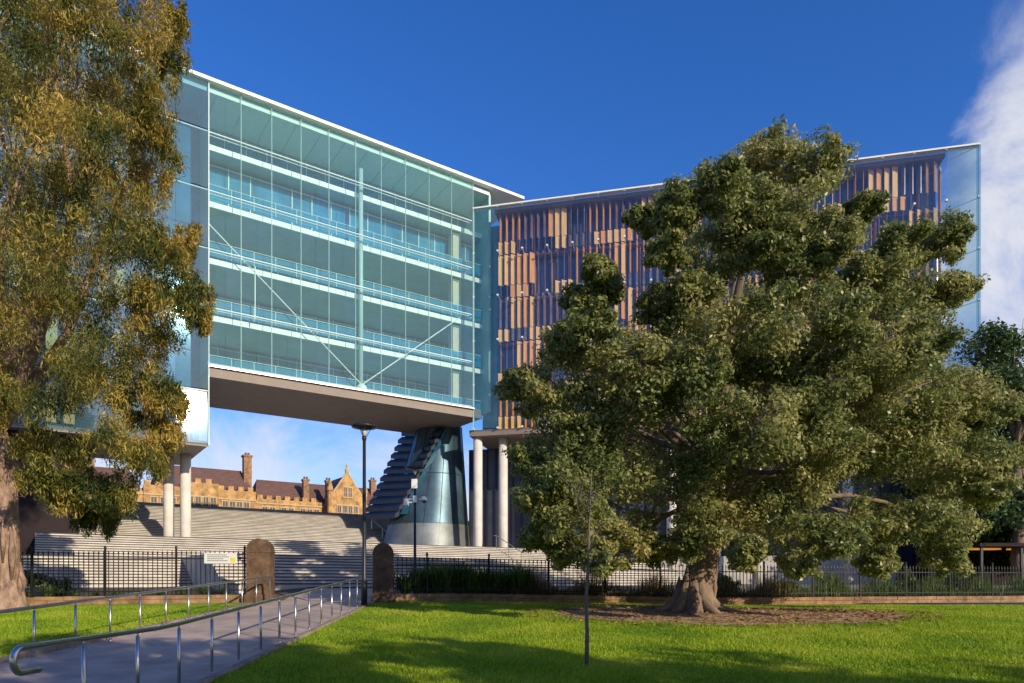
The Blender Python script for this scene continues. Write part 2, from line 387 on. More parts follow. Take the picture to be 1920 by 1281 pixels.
# ------------------------------------------------------------- right louvred wing
WX,WY=-3.2,57.5; WR=math.atan2(-.2285,.973)
wb=thing('louvred_glass_building','long glass building with orange timber louvres behind the big fig tree','building',(WX,WY,EYE),WR)
ZB,SH=12.6,3.64; ZT=30.8
MB().box(-.05,37.25,-.1,.4,ZT,ZT+.11).build('roof_edge',M['white'],wb)
MB().box(1.7,35.2,.45,13,ZT-.3,ZT-.02).build('roof',M['soffit'],wb)
MB().box(1.8,35.1,2.0,12.8,ZB,ZT-.4).build('wall',M['dkglass'],wb)
MB().box(.15,1.79,2.3,8,ZB-.02,ZT-.4).build('corner_glazing',M['teal'],wb)
mb=MB()
for i in range(6): mb.box(1.75,35.2,1.4,1.99,ZB+i*SH-.08,ZB+i*SH+.06)
mb.build('floor_edge',M['band'],wb)
mb=MB()
for k in range(24): mb.box(1.9+k*1.45,1.98+k*1.45,1.6,1.995,ZB+.1,ZT-.4)
mb.build('wall_mullion',M['timber'],wb)
g2=MB().box(.012,2.055,-.012,.012,.012,SH-.012).mesh('glass_panel',M['glass2'])
g3=MB().box(.012,2.055,-.012,.012,.012,SH-.012).mesh('glass_panel',M['glass'])
g4=MB().box(.012,2.055,-.012,.012,.012,SH-.012).mesh('glass_panel',M['endglass2'])
for i in range(5):
    for k in range(18): link('glass_panel',g3 if k==0 else (g4 if k==17 else g2),wb,(k*2.067,0,ZB+i*SH))
fx=MB().box(-.07,.07,-.04,.2,-.06,.06).mesh('glass_clamp',M['white'])
its=[(fx,(k*2.067,-.0,ZB+i*SH),0) for i in range(6) for k in range(19)]
its.sort(key=lambda t:(8<t[1][0]<29 and t[1][2]<25))
many('glass_clamp',its,wb,100)
mb=MB()
for i in range(5):
    for k in range(0,19):
        z=ZB+i*SH+SH
        if 1.7<k*2.067<35: mb.tube([(k*2.067,.05,z),(k*2.067,1.3,z-.12)],.03,5)
mb.build('clamp_arm',M['white'],wb)
its=[]
ncol=62
for i in range(5):
    for row in (0,1):
        k=0; last=None; hi=i>=2
        while k<ncol:
            g=random.choice([2,3,4,4,6])
            while True:
                r=random.random()
                if i==4 and row==1: md='wide' if r<.60 else ('thin' if r<.70 else 'dark')
                elif row==0: md='wide' if r<(.50 if hi else .28) else ('thin' if r<.6 else 'dark')
                else: md='wide' if r<(.40 if hi else .16) else ('thin' if r<.54 else 'dark')
                if md!=last: break
            last=md
            ang=random.choice([25,40,50]); da=random.choice([62,70,-70]); dm=random.choice(['purple','purple2','purple2','none'])
            for q in range(g):
                if k>=ncol: break
                u=2.1+k*.535; h=2.50 if row else 1.0; z=ZB+i*SH+(.07 if row==0 else 1.11)
                if md=='wide': me,a=blade(.46,h,random.choice(['timber','timber2','timber2'])),ang
                elif md=='thin': me,a=blade(.36,h,'timber'),78
                else: me,a=(blade(.40,h,dm) if dm!='none' else blade(.07,h,'purple')),da
                its.append((me,(u,.95,z),R(a),md)); k+=1
its.sort(key=lambda t:(not(t[1][0]<16.5 or (t[1][0]>28 and t[1][2]>24)), t[1][2]<16 , t[3]!='wide'))
many('louvre',[t[:3] for t in its],wb,100)
for i in range(1,6):
    z=ZB+i*SH-.1
    MB().tube([(35.2,1.0,z-.3),(37.1,.06,z)],.03,5).build('stay_rod',M['white'],wb)
MB().box(37.2,37.28,-.06,.5,ZB,ZT).build('end_fin',M['endglass'],wb)
MB().box(-.025,.025,-.06,.3,ZB-.1,ZT).build('corner_fin',M['mast'],wb)
MB().box(-.45,36,.3,13,ZB-.55,ZB-.05).build('soffit',M['soffit'],wb)
MB().box(-2.2,36,6,6.3,-1,ZB-.57).build('lower_wall',M['rib'],wb)
mb=MB()
for k in range(48): mb.box(-2.1+k*.8,-1.98+k*.8,5.82,5.99,-1,ZB-.6)
mb.build('rib',M['pole'],wb)
for u in (0.1,2.15,9.5,16,22.5,29,35):
    MB().lathe([(.38,-1.2),(.38,ZB-.56)],20,(u,1.6 if u>.5 else 1.0,0)).build('column',M['conc'],wb,True)
MB().box(8,33,3.6,4.0,-1,2.0).build('podium_wall',M['stair'],wb)
for (u,v) in ((-.78,4.1),(-1.62,5.75)):
    MB().lathe([(.36,.6),(.36,8.88)],20,(u,v,0)).build('column',M['conc'],bb,True)

# ------------------------------------------------------------- stairs
st=MB(); U1=26
def flight(v0,n,z,u0,tread=.36,rise=.15,u1=U1):
    for i in range(n):
        z+=rise; st.box(u0,u1,v0,v0+tread,-2,z,0); st.box(u0,u1,v0-.03,v0+.06,z-.05,z+.006,1); v0+=tread
    return v0,z
v,z=flight(-19,10,-.26,-3); st.box(-3,U1,v,-5,-2,z,0)
vl,zl_=flight(-12,10,-.26,-10,u1=-3.002); st.box(-10,-3.002,vl,-5,-2,zl_-.001,0)
v,z=flight(-5,10,z,-9.5); st.box(-9.5,U1,v,7,-2,z,0)
v,z=flight(7,14,z,-9.5); st.box(-9.5,U1,v,15,-2,z,0)
v,z=flight(15,14,z,-9.5); ZTOP=z
o=st.build('stairs',[M['stair'],M['nosing']]); o.location=(AX,AY,EYE); o.rotation_euler.z=AR; o['kind']='structure'
o=MB().box(-60,80,v,74,-3,ZTOP-.004).build('terrace',M['pave']); o.location=(AX,AY,EYE); o.rotation_euler.z=AR; o['kind']='structure'
def srail(label,u,v0,z0,v1,z1):
    r=thing('stair_handrail',label,'handrail',(AX,AY,EYE),AR,'handrails on the stone stairs')
    MB().tube([(u,v0-.3,z0+.95),(u,v0,z0+.98),(u,v1,z1+.98),(u,v1+.4,z1+.98)],.035,8).build('rail',M['steel'],r,True)
    for k in range(3):
        t=k/2; MB().tube([(u,v0+(v1-v0)*t,z0+(z1-z0)*t-.1),(u,v0+(v1-v0)*t,z0+(z1-z0)*t+.97)],.025,6).build('post',M['steel'],r)
srail('steel handrail on the top flight just left of the blue tower',25.2,15,4.84,20,6.94)
srail('steel handrail on the stairs right of the tower base near the column',21.8,-5,1.24,-1.4,2.74)
srail('steel handrail on the stairs between the two lamp posts',16.5,7,2.74,12,4.84)

# ------------------------------------------------------------- blue tower: leaning shell plus louvred wedge
TD=63.0; tcx0,tcx1=(798-960)/F*TD,(824-960)/F*TD; tcy=TD; TB=EYE+1
tw=thing('steel_light_tower','leaning blue steel tower with dark blades down its left side under the bridge','tower',(tcx0,tcy,TB))
Z0,Z1=1.6,12.93
def ring(z):
    t=(z-Z0)/(Z1-Z0); return (tcx1-tcx0)*t, 0, 4.0+(2.0-4.0)*t
def loft(zs,n,dr):
    mb=MB(); vs=[];fs=[]
    for z in zs:
        cx,cy,r=ring(z)
        for k in range(n): a=2*math.pi*k/n; vs.append((cx+(r+dr)*math.cos(a),cy+(r+dr)*math.sin(a),z))
    for i in range(len(zs)-1):
        for k in range(n): fs.append((i*n+k,i*n+(k+1)%n,(i+1)*n+(k+1)%n,(i+1)*n+k))
    return mb.add(vs,fs)
loft([4.0,6,8,10,Z1],64,0).build('cladding',M['cone'],tw,True)
loft([0,Z0,3.97],64,.04).build('base_cladding',M['coneb'],tw,True)
mb=MB()
for k in range(16):
    a=R(k*22.5); pts=[]
    for z in (0,4,8,Z1):
        cx,cy,r=ring(z); pts.append((cx+(r+.02)*math.cos(a),cy+(r+.02)*math.sin(a),z))
    mb.tube(pts,.025,4)
for z in (3.98,8.4):
    cx,cy,r=ring(z); mb.tube([(cx+(r+.02)*math.cos(R(q)),cy+(r+.02)*math.sin(R(q)),z) for q in range(0,361,6)],.025,4)
mb.build('panel_seam',M['seam'],tw)
def TP(px,py,d): return P(px,py,d)-Vector((tcx0,tcy,TB))
Rt,Lt,Rb,Lb=TP(836,803,60.0),TP(766,803,66.5),TP(750,964,58.4),TP(688,968,66.0)
Ct,Cb=TP(822,803,64.5),TP(800,964,64.5)
MB().add([Lt,Rt,Rb,Lb,Ct,Cb],[(0,3,2,1),(1,2,5,4),(0,4,5,3),(3,5,2),(0,1,4)]).build('glazing',M['bglass'],tw)
nrm=(Rb-Lb).cross(Lt-Lb).normalized()
if nrm.x>0: nrm=-nrm
out=Vector((nrm.x,nrm.y,0)).normalized()
for i in range(12):
    t=.0+i*.086; a=Lb.lerp(Lt,t); b=Rb.lerp(Rt,t); e=(a-b).normalized()
    a=a+e*.2; b=b+e*.05
    vs=[]
    for p in (a,b):
        for o_,z_ in ((.02,.34),(.42,.0),(.42,-.36),(.02,-.12)): vs.append(p+out*o_+Vector((0,0,z_)))
    MB().add(vs,[(0,1,2,3),(7,6,5,4),(0,4,5,1),(1,5,6,2),(2,6,7,3),(3,7,4,0)]).build('blade',M['blade'],tw)

# ------------------------------------------------------------- sandstone quadrangle
q0=BP(0,68.3); qd=thing('sandstone_gothic_building','golden sandstone gothic building with battlements and brown roofs beyond the stairs','building',(q0.x,q0.y,EYE),AR)
MB().box(-14,3.6,.3,9,5,13.6).box(3.6,20,0,9,5,14.2).box(20,45,.4,9,5,13.2).build('wall',M['sand'],qd)
MB().box(9,14,-1.2,-.003,5,14.9).build('bay',M['sand'],qd)
def cren(u0,u1,v,z,name='battlement'):
    mb=MB().box(u0,u1,v-.12,v+.5,z+.003,z+.35)
    u=u0+.1
    while u<u1-.8: mb.box(u,u+.85,v-.1,v+.45,z+.353,z+1.0); u+=1.5
    mb.build(name,M['sand'],qd)
cren(-14,3.4,.42,13.6); cren(3.6,8.9,.12,14.2); cren(9,14,-1.08,14.9); cren(14.1,20,.12,14.2); cren(20.2,31.5,.52,13.2); cren(38.5,45,.52,13.2)
def roof(u0,u1,v0,v1,z0,z1,h=1.2):
    mb=MB(); vm=(v0+v1)/2
    mb.add([(u0,v0,z0),(u1,v0,z0),(u1,v1,z0),(u0,v1,z0),(u0+h,vm,z1),(u1-h,vm,z1)],[(0,1,5,4),(1,2,5),(2,3,4,5),(3,0,4),(0,3,2,1)])
    r=mb.build('roof',M['slate'],qd)
    MB().tube([(u0+h,vm,z1),(u1-h,vm,z1)],.12,6).build('ridge',M['slate'],r)
roof(-14,3.4,.9,8.8,13.8,17.2); roof(5,20,.7,9,14.3,18.4); roof(20.1,45,1,9,13.3,17.2)
def chim(u,v,z0,z1,w=.95):
    mb=MB().box(u-w/2,u+w/2,v-w/2,v+w/2,z0,z1-.5).box(u-w*.62,u+w*.62,v-w*.62,v+w*.62,z1-.5,z1-.2)
    c=mb.build('chimney',M['sandw'],qd); MB().lathe([(.2,z1-.2),(.17,z1+.25)],8,(u-.2,v,0)).lathe([(.2,z1-.2),(.17,z1+.25)],8,(u+.25,v,0)).build('chimney_pot',M['slate'],c)
chim(19.4,3.5,13,21.2,1.25); chim(28.6,1.4,13,17.7); chim(32.0,-.2,13,17.6,.8); chim(-3,4,13,19.5); chim(42,4,13,19)
mb=MB(); u0,u1,z0,z1=31.9,38.2,5,14
mb.box(u0,u1,-1.6,-.003,z0,z1)
um=(u0+u1)/2
gv=[(u0,-1.6,z1+.002),(u1,-1.6,z1+.002),(um,-1.6,18.6),(u0,-.9,z1+.002),(u1,-.9,z1+.002),(um,-.9,18.6)]
mb.add(gv,[(0,1,2),(3,5,4),(0,2,5,3),(1,4,5,2)])
mb.build('gable',M['sand'],qd)
mb=MB()
for a,b in (((u0-.2,z1-.1),(um,18.85)),((um,18.85),(u1+.2,z1-.1))):
    mb.tube([(a[0],-1.3,a[1]),(b[0],-1.3,b[1])],.25,6)
mb.box(um-.25,um+.25,-1.5,-1,18.6,19.5).build('coping',M['qframe'],qd)
MB().lathe([(.35,18.8),(.4,19.4),(.12,19.8),(.25,20.1),(.02,20.6)],8,(um,-1.25,0)).build('finial',M['qframe'],qd)
mb=MB().add([(u0,-.9,z1),(u1,-.9,z1),(um,-.9,18.4),(u0,6,z1),(u1,6,z1),(um,6,18.4)],[(0,2,5,3),(1,4,5,2)]); mb.build('gable_roof',M['slate'],qd)
for u in (u0,u1): MB().lathe([(.45,5),(.45,15.4),(.6,15.5),(.55,15.9),(.05,17.3)],8,(u,-1.6,0)).build('turret',M['sand'],qd)
def qw(u,v,z0,z1,w):
    mb=MB().box(u-w/2,u+w/2,v-.04,v+.02,z0,z1)
    o=mb.build('window',M['qwin'],qd)
    f=MB().box(u-w/2-.14,u-w/2,v-.12,v+.01,z0,z1).box(u+w/2,u+w/2+.14,v-.12,v+.01,z0,z1).box(u-w/2-.2,u+w/2+.2,v-.14,v+.01,z1,z1+.2).box(u-w/2-.2,u+w/2+.2,v-.16,v+.01,z0-.2,z0)
    f.box(u-.04,u+.04,v-.08,v-.05,z0,z1).box(u-w/2,u+w/2,v-.08,v-.05,(z0+z1)/2-.04,(z0+z1)/2+.04); f.build('frame',M['qframe'],o)
for u in (-12,-9.5,-7,-4.5,-2,.5): qw(u,.3,10.9,12.4,1.0)
for u in (5,6.3,7.6,15.2,16.3,17.4,18.5): qw(u,0,11.0,12.7,.75)
for u in (9.9,11,12.1,13.2): qw(u,-1.2,11.2,13,.7)
for u in (21.5,22.7,24.6,25.8,27.8,29,30.2): qw(u,.4,10.6,12.2,.8)
for u in (33.5,34.5,35.5,36.5): qw(u,-1.6,10.6,13.0,.65)
for u in (34.6,35.5): qw(u,-1.6,14.6,16.2,.5)
for u in (40,41.3,42.6): qw(u,.4,10.6,12.2,.8)
for (a,b,v) in ((-14,3.6,.3),(3.6,9,0),(14,20,0),(20,31.5,.4),(38.6,45,.4)): MB().box(a+.01,b-.01,v-.15,v-.002,13.0 if v<.35 else 12.7,13.22 if v<.35 else 12.92).build('string_course',M['qframe'],qd)

# ------------------------------------------------------------- trees
def tree(name,label,cat,base,fork,r0,blobs,leafm,barkm,subk,per,L,W,droop=0,roots=0,limbn=None,group=None,lr=.22,subr=(.3,.42),rough=0,twigs=4,boughs=()):
    o=thing(name,label,cat,base,0,group); b=Vector(base)
    fk=Vector(fork)-b; mb=MB()
    pts=[Vector((0,0,-.15)),Vector((0,0,.12))+fk*.02,fk*.18,fk*.45,fk*.75,fk]
    for p in pts[2:5]: p.x+=random.uniform(-.12,.12)*r0*2; p.y+=random.uniform(-.12,.12)*r0*2
    mb.tube(pts,[r0*1.6,r0*1.3,r0*1.0,r0*.86,r0*.78,r0*.6],16)
    for k in range(roots):
        a=2*math.pi*k/roots+random.uniform(-.2,.2); c,s=math.cos(a),math.sin(a); q=random.uniform(2.1,3.3)*r0
        mb.tube([(c*r0*.55,s*r0*.55,1.0),(c*r0*.95,s*r0*.95,.38),(c*r0*1.5,s*r0*1.5,.1),(c*q,s*q,-.1)],[r0*.3,r0*.38,r0*.32,r0*.12],8)
    for k in range(rough):
        t=random.uniform(.05,.95); a=random.uniform(0,6.28); p=pts[1].lerp(pts[5],t); rr=r0*random.uniform(.75,1.0)*(1.15-.4*t)
        c=p+Vector((math.cos(a)*rr,math.sin(a)*rr,0)); l=random.uniform(.25,.8)
        mb.tube([c-Vector((0,0,l)),c+Vector((math.cos(a)*.05,math.sin(a)*.05,0)),c+Vector((0,0,l))],[.03,random.uniform(.06,.13),.03],6)
    for tg,r_ in boughs: limb(mb,pts[5]*.9,Vector(tg)-b,r_,.07,9,.06)
    bl=sorted(blobs,key=lambda q:-q[3])[:limbn or len(blobs)]
    for q in bl:
        tgt=Vector(q[:3])-b; t=random.uniform(.5,1); s=pts[3].lerp(pts[5],t) if tgt.z<fk.z*1.3 else fk
        rr=min(r0*.55,lr+.03*q[3])
        p=limb(mb,s,tgt,rr,.04,7,.10)
        for j in range(twigs):
            e=tgt+Vector((random.uniform(-1,1),random.uniform(-1,1),random.uniform(-.6,1)))*q[3]*.8
            limb(mb,p[random.choice([3,4,5])],e,.045,.012,4,.1,3)
    mb.build('trunk',barkm,o,True)
    rel=[(q[0]-b.x,q[1]-b.y,q[2]-b.z,q[3]) for q in blobs]
    link('crown',npmesh('crown',leaves(rel,subk,per,L,W,droop,subr),4,leafm),o)
    return o
FB=[(1440,300,72),(1535,310,70),(1345,360,70),(1270,395,64),(1480,415,95),(1575,450,68),(1340,480,85),(1255,470,52),(1205,415,38),(1400,400,80),
 (1130,545,54),(1100,610,62),(1195,670,88),(1005,735,70),(1075,790,100),(1000,860,56),(1015,930,66),(1075,960,85),(1015,1000,48),
 (1090,565,46),(1055,650,54),(1122,505,38),(965,722,40),(1180,750,92),(1125,700,85),(1060,1030,50),(1130,1045,52),(1250,575,62),(1400,1035,48),(1500,1050,48),
 (1265,750,115),(1290,630,90),(1420,600,105),(1420,790,115),(1220,890,115),(1350,920,115),(1185,1005,75),(1330,990,70),(1450,970,90),(1500,890,105),(1500,520,85),(1620,385,40),
 (1690,470,66),(1765,450,58),(1785,545,52),(1690,580,90),(1570,590,95),(1560,720,105),(1700,710,105),(1790,740,80),(1850,770,60),(1860,860,58),(1790,870,95),(1670,850,105),(1850,920,48),(1760,975,85),(1640,980,85),(1775,1045,50),(1560,1010,70),(1640,1050,45),(1090,880,90),(1230,1030,45),(1300,690,85),(1480,680,100),
 (1440,460,66),(1630,520,70),(1620,650,90),(1380,690,85),(1640,770,90),(1340,830,90),(1560,830,90),(1740,640,75),(1310,550,62),(1500,780,90),(1740,800,80),(1130,830,80),(1290,1020,50)]
blobs=[]
for px,py,r in FB:
    tt=min(1,abs(px-1400)/520); vt=min(1,abs(py-700)/520); md=6.0*math.sqrt(max(.02,1-.8*tt*tt-.25*vt*vt))
    offs=[-md*random.uniform(.45,.9),md*random.uniform(.1,.8)] if md>3.0 else [random.uniform(-.6,.5)*md]
    for of in offs:
        dd=22.3+of; p=P(px,py,dd)
        blobs.append((p.x,p.y,max(p.z,2.0),r/F*dd))
tree('fig_tree','huge spreading fig tree with dense olive green crown on the lawn','tree',(TX,TY,G(TX,TY)),(TX+.9,TY+.3,5.2),.54,blobs,M['fig'],M['bark'],27,112,.145,.072,roots=10,rough=20,subr=(.20,.33),twigs=1,lr=.08,limbn=60,
  boughs=((P(1360,560,20.0),.28),(P(1540,640,18.6),.26),(P(1420,400,21.0),.26),(P(1180,760,20),.22),(P(1720,720,20),.24),(P(1640,520,21.5),.22)))
EB=[(255,50,95),(120,70,140),(-50,100,150),(285,180,65),(180,240,130),(40,300,140),(285,330,62),(240,430,105),(330,540,68),(365,555,45),(120,490,135),(-20,540,140),(285,640,70),(210,690,100),(300,720,48),(100,700,115),(0,720,85),(235,820,70),(140,840,65),(225,915,46),(200,-110,130),(50,-150,170),(300,-60,60),(-190,200,180),(-200,480,180),(-150,700,110),(300,460,60),(80,880,45),(150,590,90),(60,420,110),(200,340,80),(130,160,90),(315,800,36),(285,855,44),(270,760,62),(300,255,52),(345,440,42),(380,590,30),(300,560,75),(230,160,80),(320,100,42),(250,570,80),(60,180,100),(100,360,90),(110,915,50),(170,900,52),(65,830,50),(160,955,34),(205,965,34),(330,745,30),(170,20,100),(30,30,110),(220,250,80),(335,30,36)]
blobs=[]
for px,py,r in EB:
    for of in ([-2.6,2.0] if r>90 else [random.uniform(-1.8,1.3)]):
        dd=23+of+random.uniform(-.6,.6); p=P(px,py,dd); blobs.append((p.x,p.y,p.z,r/F*dd))
gx,gy=-16.75,23.0
tree('gum_tree','tall gum tree with pink peeling trunk and golden drooping foliage at left edge','tree',(gx,gy,G(gx,gy)),(gx-.3,gy,6.6),.44,blobs,M['euc'],M['pbark'],17,185,.20,.038,droop=.55,limbn=18,lr=.09,rough=34,subr=(.19,.32),twigs=3)
for px,py,r,d,lab in ((1905,760,150,46,'dark green tree at the right edge behind the fig, the nearer one'),(2010,850,190,54,'dark green tree beyond the right edge of the frame'),(1840,930,110,50,'dark low tree between the fig and the pavilion'),(1915,880,140,52,'dark bushy tree directly behind the pavilion at right')):
    c=P(px,py,d); rr=r/F*d; bx=c.x+.3; base=(bx,d,G(bx,d))
    bl=[(c.x+random.uniform(-.65,.65)*rr,c.y+random.uniform(-.55,.55)*rr,max(2.9,c.z+random.uniform(-1.3,.75)*rr*1.1),rr*random.uniform(.38,.55)) for _ in range(24)]
    tree('evergreen_tree',lab,'tree',base,(c.x,d,max(4,c.z-.5*rr)),.4,bl,M['dkleaf'],M['bark'],18,85,.32,.19,lr=.12)
proto=None  # unseen tree row, added so its shadow darkens the front lawn
for i,(x,y,s) in enumerate([(-6,-9,1.45),(1.5,-8,1.45),(9,-7,1.40),(16.5,-7,1.32),(24,-7.5,1.2),(32.5,-9,1.12),(41,-10,1.1),(5,-14,1.45),(20,-14,1.35),(36,-15,1.2),(49,-13,1.15)]):
    if proto is None:
        bl=[(random.uniform(-3,3),random.uniform(-2.4,2.4),random.uniform(2.4,7.2),random.uniform(1.3,1.9)) for _ in range(15)]
        proto=tree('shade_tree','bushy unseen tree added behind the viewpoint to shade the lawn','tree',(0,0,0),(0,0,3.2),.3,bl,M['dkleaf'],M['bark'],9,60,.36,.22,group='unseen shade trees added behind the viewpoint',lr=.1)
        o=proto
    else:
        o=proto.copy(); C.objects.link(o)
        for ch in list(proto.children):
            c=ch.copy(); C.objects.link(c); c.parent=o
    o.location=(x,y,G(x,y)); o.rotation_euler.z=i*1.3; o.scale=(s,s,s)
sb=P(1100,1258,12.3); sx,sy=sb.x,sb.y; sz=G(sx,sy)
sp=thing('sapling','thin young tree with sparse twigs alone on the front lawn','tree',(sx,sy,sz))
mb=MB(); tr=[(0,0,-.05),(.01,0,.6),(-.01,.01,1.2),(.03,0,1.9),(.05,.02,2.7),(.09,0,3.45)]
mb.tube(tr,[.042,.036,.03,.024,.016,.006],8); lp=[]
for k in range(18):
    z=random.uniform(1.0,3.1); t=z/3.45; a=random.uniform(0,6.28); L=random.uniform(.5,1.05)*(1.15-.6*t); b0=Vector((.03*t,0,z))
    e=b0+Vector((math.cos(a)*L,math.sin(a)*L,L*random.uniform(.5,1.1)))
    p=limb(mb,b0,e,.009,.003,5,.08,4)
    for j in range(2):
        q=p[random.choice([1,2,3])]; e2=q+Vector((random.uniform(-.3,.3),random.uniform(-.3,.3),random.uniform(.1,.35))); limb(mb,q,e2,.004,.002,4,.05,2); lp+= [e2]
    lp+=[e,p[2]]
mb.build('trunk',M['twig'],sp,True)
bl=[(q.x,q.y,q.z,.10) for q in lp]
link('crown',npmesh('crown',leaves(bl,1,4,.06,.03,0,(.9,1.1)),4,M['sapl']),sp)

# ------------------------------------------------------------- gate posts, fences, walls
def gatepost(px,d,w,top,label):
    x=(px-960)/F*d; z=G(x,d); h=EYE+(HZ-top)/F*d-z
    o=thing('gate_post',label,'gate post',(x,d,z),R(8),'sandstone gate posts')
    hw=w/2; mb=MB(); vs=[]
    prof=[(-hw,-.1),(-hw,h-hw)]+[(-hw*math.cos(R(a)),h-hw+hw*math.sin(R(a))) for a in range(12,180,12)]+[(hw,h-hw),(hw,-.1)]
    n=len(prof)
    for y in (-hw,hw): vs+=[(p[0]+random.uniform(-.01,.01),y,p[1]) for p in prof]
    fs=[tuple(range(n)),tuple(range(2*n-1,n-1,-1))]+[(i,i+n,i+n+1,i+1) for i in range(n-1)]
    mb.add(vs,fs).build('shaft',M['sandd'],o)
    MB().box(-hw-.06,hw+.06,-hw-.06,hw+.06,-.12,.28).build('plinth',M['sandd'],o)
    MB().box(-hw-.02,hw+.02,-hw-.02,hw+.02,h-hw*1.2,h-hw*1.05).build('band',M['sandd'],o)
gatepost(489,26,.86,1011,'dark round topped stone gate post left of the path')
gatepost(719,26,.74,1019,'dark round topped stone gate post right of the path beside the lamp')
pk={}
def picket(h):
    if h not in pk:
        mb=MB().box(-.012,.012,-.012,.012,0,h-.12)
        mb.add([(-.03,-.012,h-.12),(.03,-.012,h-.12),(.03,.012,h-.12),(-.03,.012,h-.12),(0,0,h+.02)],[(0,1,4),(1,2,4),(2,3,4),(3,0,4),(3,2,1,0)])
        pk[h]=mb.mesh('picket',M['iron'])
    return pk[h]
def fence(label,a,b,h,wallh,wlabel,step):
    a=Vector(a);b=Vector(b);L=(b-a).length; rz=math.atan2(b.y-a.y,b.x-a.x); za=G(a.x,a.y)
    fn=thing('iron_fence',label,'fence',(a.x,a.y,za),rz)
    def zl(s):
        p=a.lerp(b,s/L); return G(p.x,p.y)-za+wallh
    its=[]; s=.1
    while s<L: its.append((picket(h),(s,0,zl(s)+.02),0)); s+=step
    many('picket',its,fn,100)
    for rr in (.16,h-.28):
        mb=MB(); k=int(L/1.5)+1
        pts=[(L*i/k,0,zl(L*i/k)+rr) for i in range(k+1)]
        for i in range(k):
            p,q=pts[i],pts[i+1]
            mb.add([(p[0],-.02,p[2]-.02),(q[0],-.02,q[2]-.02),(q[0],.02,q[2]-.02),(p[0],.02,p[2]-.02),(p[0],-.02,p[2]+.02),(q[0],-.02,q[2]+.02),(q[0],.02,q[2]+.02),(p[0],.02,p[2]+.02)],[(0,3,2,1),(4,5,6,7),(0,1,5,4),(2,3,7,6)])
        mb.build('rail',M['iron'],fn)
    s=1.2
    while s<L:
        MB().box(s-.03,s+.03,-.03,.03,zl(s)-.05,zl(s)+h+.08).lathe([(.02,0),(.05,.04),(.045,.09),(.01,.15)],8,(s,0,zl(s)+h+.06)).build('post',M['iron'],fn); s+=2.4
    wl=thing('stone_plinth_wall',wlabel,'wall',(a.x,a.y,za),rz)
    for row in range(2):
        s=0
        mb=MB()
        while s<L-.01:
            l=min(random.uniform(.5,.95),L-s); z=zl(s+l/2)-wallh; hh=wallh/2; w=.19+random.uniform(-.012,.012)
            mb.box(s+.006,s+l-.006,-w,w,z+row*hh-(.15 if row==0 else 0),z+(row+1)*hh-.008+random.uniform(-.008,.004)); s+=l
        mb.build('stone_course',M['sandw'],wl)
    return fn,rz
fence('black iron picket fence left of the gate with a white notice',(-23,23.6,0),(-9.95,26,0),1.62,.28,'low reddish stone wall under the left iron fence',.165)
fence('black iron picket fence right of the gate running behind the fig',(-4.4,26.1,0),(27,33.5,0),1.36,.3,'low sandstone wall under the right iron fence behind the fig',.165)
sg=P(415,1047,25.05); s=thing('notice_sign','white notice with yellow square tied to the left iron fence','sign',(sg.x,sg.y-.05,sg.z-.19),R(10.4))
MB().box(-.56,.56,-.01,.01,0,.38).build('panel',M['sign'],s)
mb=MB()
for r_,(n0,n1) in enumerate(((-.46,.2),(-.46,.28),(-.46,.1),(-.46,.24))): mb.box(n0,n1,-.014,-.0115,.30-r_*.07,.322-r_*.07)
mb.build('lettering',M['ink'],s)
MB().box(.33,.5,-.015,-.0115,.05,.22).build('warning_patch',M['yellow'],s)
def hrail(label,xf,d0,d1,pd,grp,H=.98):
    z0=G(xf(d0),d0); o=thing('path_handrail',label,'handrail',(xf(d0),d0,z0),0,grp)
    x0=xf(d0); rel=lambda d,h:(xf(d)-x0,d-d0,G(xf(d),d)-z0+h)
    pts=[]
    r=.13
    for a in range(-80,100,20):
        pts.append((0,-r*math.cos(R(a))+.25,H-r+r*math.sin(R(a))))
    pts=[(0,.5,H-2*r)]+pts
    d=d0+.6
    while d<d1: pts.append(rel(d,H)); d+=.6
    e=rel(d1,H); pts+= [e,(e[0],e[1]+.12,e[2]-.05),(e[0],e[1]+.16,e[2]-.2),(e[0],e[1]+.16,e[2]-H+.02)]
    MB().tube(pts,.034,12).build('rail',M['steel'],o,True)
    for d in pd:
        b=rel(d,0); MB().tube([(b[0],b[1],b[2]-.03),(b[0],b[1],b[2]+H-.07)],.024,10).tube([(b[0],b[1],b[2]+H-.08),(b[0],b[1],b[2]+H-.02)],.012,6).lathe([(.06,0),(.06,.015),(.03,.02)],12,(b[0],b[1],b[2]+.012)).build('post',M['steel'],o,True)
hrail('steel handrail with curled end along the right edge of the path',lambda d:-4.95-.02*(d-7),6.75,25.0,[8.05+1.2*k for k in range(15)],'steel handrails beside the path')
hrail('steel handrail along the left edge of the path by the lawn',lambda d:-9.15+.02*(d-7),6.5,25.0,[7.1+1.2*k for k in range(15)],'steel handrails beside the path')

